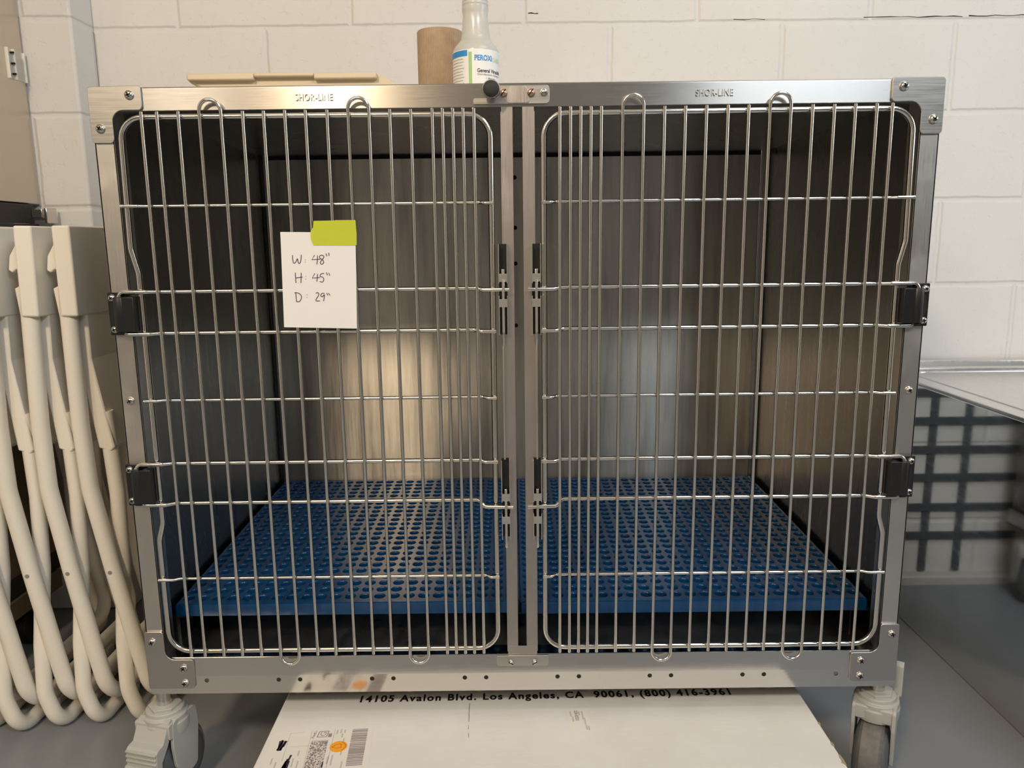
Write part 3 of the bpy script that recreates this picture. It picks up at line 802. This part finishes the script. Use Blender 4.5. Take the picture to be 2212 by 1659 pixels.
mb = MB(); wtext(mb, 'PEROXi', -0.0010, 0.0965, 0.0335, 0.0098, LR + 0.0004, bold=0.03); mb.build('lettering', BLUEINK, lab, smooth=False)
mb = MB(); wtext(mb, 'GARD', 0.0335, 0.0958, 0.022, 0.0080, LR + 0.0004, bold=0.01); mb.build('lettering', PALEGREEN, lab, smooth=False)
mb = MB(); wtext(mb, 'General Virucide', 0.0035, 0.0765, 0.052, 0.0068, LR + 0.0004, bold=0.018); mb.build('lettering', PRINT, lab, smooth=False)
mb = MB(); wtext(mb, 'Disinfectant Cleaner', 0.0040, 0.0718, 0.050, 0.0032, LR + 0.0004, bold=0.01)
wtext(mb, '1 Minute', 0.020, 0.0655, 0.020, 0.0034, LR + 0.0004, bold=0.01)
mb.build('lettering', GREYPRINT, lab, smooth=False)
mb = MB()
for k in range(13):
    z = 0.1005 - k * 0.0052
    strip(mb, -0.060, -0.0210 - random.random() * 0.006, z - 0.0006, z + 0.0002, LR + 0.0002)
mb.build('small_print', GREYPRINT, lab, smooth=False)

# beige plastic lid lying on the cage
mb = MB()
def tray(mb, y0, y1):
    prof = [(-0.510, 0.0), (-0.529, 0.0200), (-0.547, 0.0275), (-0.5525, 0.033), (-0.552, 0.038), (-0.546, 0.0415), (-0.250, 0.0425), (-0.234, 0.0405), (-0.224, 0.0375), (-0.190, 0.0165), (-0.186, 0.0)]
    mb.prism(prof, 'y', y0, y1)
tray(mb, 0.212, 0.50)
# the hanging lip along the front, with a cut-away in its middle
mb.box(-0.549, -0.437, 0.200, 0.214, 0.0300, 0.0410); mb.box(-0.437, -0.337, 0.200, 0.214, 0.0345, 0.0413); mb.box(-0.337, -0.232, 0.200, 0.214, 0.0300, 0.0405)
lid = mb.build('bin_lid', LID, bevel=0.004, loc=(0, 0, ZT + 0.0185))
tag(lid, 'beige plastic bin lid with a pale green top lying on the cage', 'lid')
mb = MB(); mb.prism(rpoly([(-0.50, 0.040), (-0.48, 0.048), (-0.40, 0.051), (-0.26, 0.050), (-0.243, 0.043)], 0.003), 'y', 0.26, 0.47); mb.build('green_insert', LIDGREEN, lid)
mb = MB(); mb.box(-0.50, -0.22, 0.25, 0.47, -0.0185, 0.002); mb.build('lid_rim', LID, lid, bevel=0.003)

# ================================================================== white shipping box under the cage
BZ = 0.155
box = empty('shipping_box', (0.035, 0.20, 0), 'long white cardboard shipping box on the floor under the cage', 'box')
bx_ = Vector((0.035, 0.20, 0))
mb = MB()
T0 = [(-0.4035, -0.150), (0.4765, -0.157), (0.4735, 0.60), (-0.412, 0.60)]
mb.prism([(x - bx_.x, y - bx_.y) for x, y in T0], 'z', 0.0, BZ)
mb.build('carton', CARD, box, bevel=0.004)
mb = MB()
for y, L_, w_ in ((-0.128, 0.024, 0.004), (-0.092, 0.009, 0.0026), (-0.040, 0.006, 0.0015)):
    x = 0.4745
    mb.prism([(px - bx_.x, py - bx_.y) for px, py in ((x - w_, y - L_ * 0.3), (x + 0.0015, y - L_ / 2), (x + 0.0022, y), (x + 0.0012, y + L_ / 2), (x - w_ * 0.6, y + L_ * 0.2), (x - w_ * 0.3, y))], 'z', BZ - 0.004, BZ + 0.0006)
mb.box(0.4745 - bx_.x, 0.4766 - bx_.x, -0.155 - bx_.y, 0.02 - bx_.y, BZ - 0.010, BZ - 0.003)
mb.build('torn_edge', CARDRAW, box)
def on_box(mb, pts, z):
    mb.prism([(x - bx_.x, y - bx_.y) for x, y in pts], 'z', z - 0.0001, z + 0.0001)
tmb = MB()
place_text(tmb, '14105 Avalon Blvd. Los Angeles, CA  90061, (800) 416-3961', (-0.2755 - bx_.x, 0.0250 - bx_.y, BZ + 0.0004), (1, 0.0165, 0), (-0.0165, 1, 0), width=0.633, height=0.0262, bold=0.034, spacing=1.22)
tmb.build('printed_address', PRINT, box, smooth=False)
# shipping label
sl = MB(); on_box(sl, [(-0.3965, -0.0495), (-0.2405, -0.0385), (-0.2300, -0.1480), (-0.3885, -0.1480)], BZ + 0.0002)
sl = sl.build('shipping_label', LABELP, box, smooth=False)
ux, uy = Vector((1, 0.07, 0)).normalized(), Vector((0.075, -1, 0)).normalized()   # across and down the label
def LP(u, v): # u: 0..1 across barcode frame
    return None
mb = MB()
BL = (Vector((-0.2721, -0.0425)), Vector((-0.2478, -0.0408)), Vector((-0.2413, -0.1285)), Vector((-0.2654, -0.1309)))
t = 0.0
rnd = random.Random(3)
while t < 0.985:
    wd = rnd.choice((0.008, 0.012, 0.02, 0.028)); t2 = min(t + wd, 1)
    a = BL[0].lerp(BL[3], t); b = BL[1].lerp(BL[2], t); c = BL[1].lerp(BL[2], t2); d = BL[0].lerp(BL[3], t2)
    on_box(mb, [a, b, c, d], BZ + 0.0005); t = t2 + rnd.choice((0.007, 0.010, 0.016))
mb.build('barcode', GREYPRINT, sl, smooth=False)
mb = MB(); on_box(mb, [(-0.3312, -0.0726), (-0.3052, -0.0707), (-0.2985, -0.146), (-0.3255, -0.146)], BZ + 0.0005); mb.build('data_block', CODE, sl, smooth=False)
def ln(mb, a, b, w_):
    a, b = Vector(a), Vector(b); d = (b - a).normalized(); n = Vector((-d.y, d.x)) * w_ / 2
    on_box(mb, [a + n, b + n, b - n, a - n], BZ + 0.0005)
mb = MB()
ln(mb, (-0.3366, -0.0457), (-0.3268, -0.140), 0.0006); ln(mb, (-0.3004, -0.0415), (-0.2930, -0.142), 0.0006); ln(mb, (-0.3690, -0.0516), (-0.3640, -0.118), 0.0005)
ln(mb, (-0.3691, -0.0516), (-0.3473, -0.0487), 0.0005); ln(mb, (-0.3606, -0.0850), (-0.3321, -0.0825), 0.0005); ln(mb, (-0.3033, -0.0807), (-0.2976, -0.080), 0.0005)
ln(mb, (-0.3310, -0.0710), (-0.3050, -0.0688), 0.0012)
mb.build('ruled_lines', FAINT, sl, smooth=False)
mb = MB()
rd = (0.08, 1, 0); rdn = (-1, 0.08, 0)     # this print runs up the sheet
o_ = lambda x, y: (x - bx_.x, y - bx_.y, BZ + 0.0006)
place_text(mb, 'Fed', o_(-0.3292, -0.0642), rd, rdn, width=0.0125, height=0.0042, bold=0.02)
mb.build('carrier_lettering', GREYPRINT, sl, smooth=False)
mb = MB(); place_text(mb, 'Ex', o_(-0.3282, -0.0512), rd, rdn, width=0.006, height=0.0040, bold=0.02); mb.build('carrier_lettering', FAINT, sl, smooth=False)
mb = MB(); GX, GY = -0.3170, -0.0540
for a, b in (((-0.0078, -0.0076), (0.0066, -0.0066)), ((0.0066, -0.0066), (0.0078, 0.0076)), ((0.0078, 0.0076), (-0.0066, 0.0066)), ((-0.0066, 0.0066), (-0.0078, -0.0076))):
    ln(mb, (GX + a[0], GY + a[1]), (GX + b[0], GY + b[1]), 0.0013)
place_text(mb, 'G', o_(GX + 0.0046, GY - 0.0048), rd, rdn, width=0.0096, height=0.0092, bold=0.0)
on_box(mb, [(-0.3085, -0.0530), (-0.3030, -0.0525), (-0.3022, -0.0612), (-0.3077, -0.0618)], BZ + 0.0005)
mb.build('service_mark', GREYPRINT, sl, smooth=False)
mb = MB()
for x, y, L_ in ((-0.2958, -0.049, 0.010), (-0.2900, -0.047, 0.010), (-0.2840, -0.047, 0.009), (-0.2862, -0.058, 0.010), (-0.2965, -0.117, 0.018), (-0.2905, -0.117, 0.024), (-0.3010, -0.128, 0.012),
                 (-0.2815, -0.085, 0.04), (-0.3440, -0.100, 0.012), (-0.3480, -0.122, 0.020), (-0.3395, -0.126, 0.016), (-0.3800, -0.118, 0.014), (-0.3720, -0.128, 0.016), (-0.2730, -0.130, 0.02)):
    ln(mb, (x, y + L_ / 2), (x + 0.08 * L_, y - L_ / 2), 0.0022)
mb.build('small_print', FAINT, sl, smooth=False)
mb = MB()
for pts in ([(-0.3800, -0.0700), (-0.3765, -0.0940)], [(-0.3785, -0.0930), (-0.3755, -0.0700)], [(-0.3770, -0.0680), (-0.3735, -0.0935)], [(-0.3738, -0.0935), (-0.3718, -0.0700)], [(-0.3702, -0.0705), (-0.3718, -0.0850)],
            [(-0.3560, -0.1130), (-0.3600, -0.145)], [(-0.3535, -0.1040), (-0.3560, -0.140)], [(-0.3560, -0.125), (-0.3540, -0.148)], [(-0.3595, -0.140), (-0.3570, -0.118)], [(-0.3530, -0.118), (-0.3520, -0.148)]):
    ln(mb, pts[0], pts[1], 0.0030)
mb.build('marker_scribble', INK, sl, smooth=False)
mb = MB(); mb.lathe([(0.0132, BZ + 0.0005), (0.0132, BZ + 0.0009), (0.0001, BZ + 0.0009)], (-0.2858 - bx_.x, -0.0855 - bx_.y, 0), 'z', 40)
st = mb.build('orange_sticker', ORANGE, sl, smooth=False)
mb = MB()
hat = [(-0.2935, -0.0850), (-0.2895, -0.0810), (-0.2840, -0.0795), (-0.2810, -0.0815), (-0.2825, -0.0845), (-0.2810, -0.0880), (-0.2860, -0.0895), (-0.2910, -0.0890), (-0.2960, -0.0868), (-0.2935, -0.0850)]
for a, b in zip(hat[:-1], hat[1:]):
    a2, b2 = Vector(a), Vector(b); d = (b2 - a2).normalized(); n = Vector((-d.y, d.x)) * 0.0003
    mb.prism([(p.x - bx_.x, p.y - bx_.y) for p in (a2 + n, b2 + n, b2 - n, a2 - n)], 'z', BZ + 0.0009, BZ + 0.0011)
for k in range(8):
    a = 1.15 - k * 0.28; c = Vector((-0.2858 + 0.0108 * cos(a), -0.0855 + 0.0108 * sin(a)))
    mb.prism([(c.x + 0.0011 * cos(q) - bx_.x, c.y + 0.0011 * sin(q) - bx_.y) for q in [i * pi / 2 + a + 0.7 for i in range(4)]], 'z', BZ + 0.0009, BZ + 0.0011)
mb.build('sticker_print', ORANGEINK, sl, smooth=False)
# small part-number label
mb = MB(); on_box(mb, [(0.0734, 0.0020), (0.1062, 0.0056), (0.1090, -0.0525), (0.0764, -0.0543)], BZ + 0.0002); nl = mb.build('part_label', LABELP, box, smooth=False)
mb = MB(); place_text(mb, '236-8321', o_(0.0850, 0.0010), (0.04, -1, 0), (1, 0.04, 0), width=0.027, height=0.0058, bold=0.02); mb.build('part_lettering', GREYPRINT, nl, smooth=False)
mb = MB()
for x, y, L_ in ((0.0785, -0.008, 0.014), (0.0815, -0.022, 0.014), (0.0925, -0.007, 0.010), (0.0975, -0.012, 0.022), (0.1005, -0.028, 0.018), (0.1020, -0.044, 0.012), (0.1055, -0.046, 0.010)):
    ln(mb, (x, y + L_ / 2), (x + 0.04 * L_, y - L_ / 2), 0.0024)
mb.build('small_print', FAINT, nl, smooth=False)
mb = MB(); pr = None
for k in range(13):
    p = (-0.0892 + 0.0042 * k / 12 + rnd.uniform(-0.0004, 0.0004), 0.0246 - 0.120 * k / 12)
    if pr and (k < 6 or k in (7, 9)): ln(mb, pr, p, 0.0010 if k < 6 else 0.0007)
    pr = p
mb.build('scuff_mark', GREYPRINT, box, smooth=False)

# ================================================================== folding chairs
def make_chair():
    c = empty('folding_chair', (0, 0, 0), '', 'chair', 'folded white chairs stacked on edge')
    W = 0.40
    def utube(near, foot, r, yin):
        near = [(q[0], q[1], q[2] if len(q) > 2 else yin) for q in near]; yf = near[-1][2]
        path = [Vector((x, y, z)) for x, z, y in near]
        full = path + [Vector((foot[0], yf, foot[1])), Vector((foot[0], W - yf, foot[1]))] + [Vector((x, W - y, z)) for x, z, y in reversed(near)]
        n = len(near)
        rad = [0.10] * (len(full) - 2)
        rad[n - 1] = rad[n] = 0.055
        return fillet(full, rad, 9)
    p1 = utube([(-0.020, 0.94), (-0.029, 0.80), (-0.031, 0.60), (-0.027, 0.48), (0.0, 0.319), (0.029, 0.166)], (0.053, 0.050), 0.0145, 0.0)
    f1 = MB().tube(p1, 0.0145, 14, sx=1.05).build('front_leg_frame', CHAIR, c)
    p2 = utube([(0.0, 0.62), (0.003, 0.55), (0.007, 0.46), (0.004, 0.32, 0.028), (0.002, 0.17, 0.004), (0.010, 0.08, -0.014)], (0.033, 0.0145), 0.0135, 0.030)
    f2 = MB().tube(p2, 0.0140, 14).build('rear_leg_frame', CHAIR, c)
    mb = MB(); mb.lathe([(0.0039, -0.0136), (0.0039, -0.0147)], (0, 0, 0.319), 'y', 16); mb.build('pivot_pin', GREYPRINT, f1)
    for y in (0.10, 0.29):
        mb = MB(); mb.prism(rpoly([(0.020, 0.0), (0.050, 0.0), (0.052, 0.018), (0.018, 0.018)], 0.003), 'y', y - 0.013, y + 0.013); mb.build('foot_pad', CHAIR, f2)
    # back rest shell wraps the rails
    mb = MB(); mb.prism(rpoly([(-0.034, 0.800), (-0.0335, 0.957), (-0.002, 0.957), (-0.004, 0.800)], 0.0035), 'y', -0.0185, W + 0.0185)
    mb.build('backrest', CHAIR, c, bevel=0.006, segs=3)
    # seat shell
    mb = MB(); mb.prism(rpoly([(-0.028, 0.815), (-0.006, 0.815), (-0.008, 0.72), (0.017, 0.553), (0.010, 0.545), (-0.012, 0.552), (-0.032, 0.72)], 0.004), 'y', 0.0165, W - 0.0165)
    mb.build('seat', CHAIR, c, bevel=0.003)
    for y in (0.004, W - 0.020):
        mb = MB(); mb.prism(rpoly([(-0.030, 0.940), (-0.046, 0.925), (-0.0585, 0.905), (-0.0625, 0.880), (-0.056, 0.876), (-0.046, 0.884), (-0.039, 0.868), (-0.045, 0.853), (-0.055, 0.848), (-0.050, 0.800), (-0.044, 0.755), (-0.030, 0.735)],
                                  [0.004, 0.008, 0.008, 0.003, 0.003, 0.004, 0.006, 0.004, 0.002, 0.01, 0.006, 0.002]), 'y', y, y + 0.016)
        mb.build('seat_bracket', CHAIR, c, bevel=0.002)
    return c
def copy_tree(o, parent=None):
    c = o.copy(); COL.objects.link(c)
    if parent is not None: c.parent = parent
    for ch in list(o.children): copy_tree(ch, c)
    return c
ch0 = make_chair()
spots = [(-0.769, 0.215, 0.0, 'cream white folding chair closest to the steel cage, first of the folded stack'),
         (-0.854, 0.212, 0.022, 'white folding chair second from the steel cage in the folded stack'),
         (-0.924, 0.203, 0.022, 'white folding chair third from the steel cage, in the middle of the stack'),
         (-0.992, 0.188, 0.022, 'white folding chair fourth from the cage, second from the left photo edge'),
         (-1.057, 0.198, 0.022, 'white folding chair furthest from the cage, cut off by the left photo edge')]
for i, (x, y, ry, lb) in enumerate(spots):
    o = ch0 if i == 0 else copy_tree(ch0)
    o.location = (x, y, 0); o.rotation_euler = (0, ry, 0); o['label'] = lb

# ================================================================== tall steel cabinet at the left
cb = empty('steel_cabinet', (-1.42, 0.38, 0), 'tall stainless steel cabinet on casters behind the folded chairs', 'cabinet')
cx, cy = -1.42, 0.38
def cbox(mb, x0, x1, y0, y1, z0, z1): mb.box(x0 - cx + 0.010, x1 - cx + 0.010, y0 - cy, y1 - cy, z0, z1)
mb = MB(); cbox(mb, -1.72, -1.122, 0.06, 0.694, 1.020, 1.95); mb.build('upper_body', CABSTEEL, cb, bevel=0.002)
mb = MB(); cbox(mb, -1.70, -1.118, 0.08, 0.660, 0.90, 1.018); cbox(mb, -1.70, -1.116, 0.08, 0.672, 0.875, 0.975); mb.build('black_divider', CABDARK, cb, bevel=0.002)
mb = MB(); cbox(mb, -1.72, -1.122, 0.06, 0.62, 0.205, 0.875); mb.build('lower_body', CABTAN, cb, bevel=0.002)
mb = MB(); cbox(mb, -1.71, -1.128, 0.07, 0.625, 0.155, 0.205); mb.build('black_plinth', CABDARK, cb, bevel=0.001)
mb = MB(); cbox(mb, -1.72, -1.120, 0.06, 0.60, 0.112, 0.155); mb.build('tan_base', CABTAN, cb, bevel=0.001)
mb = MB(); cbox(mb, -1.118, -1.094, 0.650, 0.668, 0.988, 1.008); cbox(mb, -1.124, -1.082, 0.655, 0.660, 0.983, 0.996); cbox(mb, -1.086, -1.080, 0.645, 0.685, 0.976, 1.010)
mb.build('latch_keeper', CHROME, cb, bevel=0.001)
for x, y in ((-1.16, 0.14), (-1.16, 0.54), (-1.66, 0.14), (-1.66, 0.54)):
    mb = MB(); mb.lathe([(0.018, -0.014), (0.043, -0.014), (0.045, -0.010), (0.045, 0.010), (0.043, 0.014), (0.018, 0.014)], (x - cx, y - cy, 0.045), 'x', 32)
    wch = mb.build('caster', CABDARK, cb)
    mb = MB()
    for q in (-0.02, 0.017): cbox(mb, x + q, x + q + 0.003, y - 0.018, y + 0.018, 0.03, 0.112)
    cbox(mb, x - 0.02, x + 0.02, y - 0.025, y + 0.025, 0.105, 0.112)
    mb.build('caster_fork', CHROME, wch)
hd = MB()
cbox(hd, -1.121, -1.1195, 0.630, 0.692, 1.290, 1.352)
hd = hd.build('card_holder', CLEAR, cb, smooth=False)
for y, t in ((0.630, 0.0018), (0.6515, 0.003), (0.688, 0.003)):
    mb = MB(); cbox(mb, -1.1225, -1.1150, y, y + t, 1.289, 1.353); mb.build('holder_edge', CAPW, hd, smooth=False)
for z in (1.300, 1.322, 1.345):
    mb = MB(); mb.lathe([(0.0022, -1.1205 - cx), (0.0022, -1.1125 - cx), (0.0012, -1.1118 - cx)], (0.010, 0.6465 - cy, z), 'x', 12); mb.build('holder_screw', DARK, hd)

# ================================================================== steel cabinet with an open top at the right
tb = empty('steel_counter', (1.35, 0.32, 0), 'low stainless steel counter with a polished side right of the cage', 'counter')
tx, ty = 1.35, 0.32
def tbox(mb, x0, x1, y0, y1, z0, z1): mb.box(x0 - tx, x1 - tx, y0 - ty, y1 - ty, z0, z1)
mb = MB(); tbox(mb, 0.936, 1.78, -0.16, 0.782, 0.0, 0.5825); mb.build('counter_body', TUBSTEEL, tb, bevel=0.003)
mb = MB(); tbox(mb, 0.934, 1.782, -0.162, 0.784, 0.5825, 0.590); topc = mb.build('counter_top', TUBTOP, tb, bevel=0.0025, segs=3)
mb = MB()
pts = fillet([(0.975 - tx, 0.10 - ty, 0.590), (0.975 - tx, 0.735 - ty, 0.590), (1.75 - tx, 0.735 - ty, 0.590)], 0.045, 8)
mb.tube(pts, 0.0022, 8); mb.build('pressed_rim', TUBTOP, topc)
mb = MB(); mb.prism([(0.768 - ty, 0.590), (0.784 - ty, 0.590), (0.790 - ty, 0.612), (0.788 - ty, 0.614), (0.783 - ty, 0.612), (0.777 - ty, 0.600), (0.766 - ty, 0.594)], 'x', 0.934 - tx, 1.782 - tx)
mb.build('back_lip', TUBTOP, tb, bevel=0.001)

# dark lattice on the wall between cage and counter
mb = MB()
for x in (0.696, 0.787, 0.878): mb.box(x - 0.0095, x + 0.0095, 0.792, 0.7985, 0.038, 0.590)
for z in (0.138, 0.217, 0.299, 0.375, 0.452, 0.528): mb.box(0.545, 0.888, 0.790, 0.7985, z - 0.0095, z + 0.0095)
tag(mb.build('lattice_panel', LATTICE, smooth=False), 'dark grey lattice on the wall behind the cage, mirrored in the steel counter', 'lattice')

# ================================================================== ceiling lamps
def lamp(x, y, sx, sy, lb, col):
    o = empty('ceiling_lamp', (x, y, 2.70), lb, 'lamp')
    mb = MB(); mb.box(-sx / 2 - 0.03, sx / 2 + 0.03, -sy / 2 - 0.03, sy / 2 + 0.03, -0.05, 0.0); mb.build('lamp_housing', CAPW, o, bevel=0.004)
    return o
lamp(-0.85, -2.35, 0.3, 0.3, 'small square warm ceiling lamp in front of the cage', WARM)
lamp(1.40, -2.35, 0.95, 0.3, 'long cool white ceiling lamp at the right of the room', COOL)
lamp(1.0, -0.55, 0.9, 0.3, 'added cool white fill lamp nearest the block wall', COOL)  # unseen housing added to go with the gap fill light
lamp(-1.9, -3.2, 0.5, 0.3, 'warm rectangular ceiling lamp at the far left of the room', WARM)
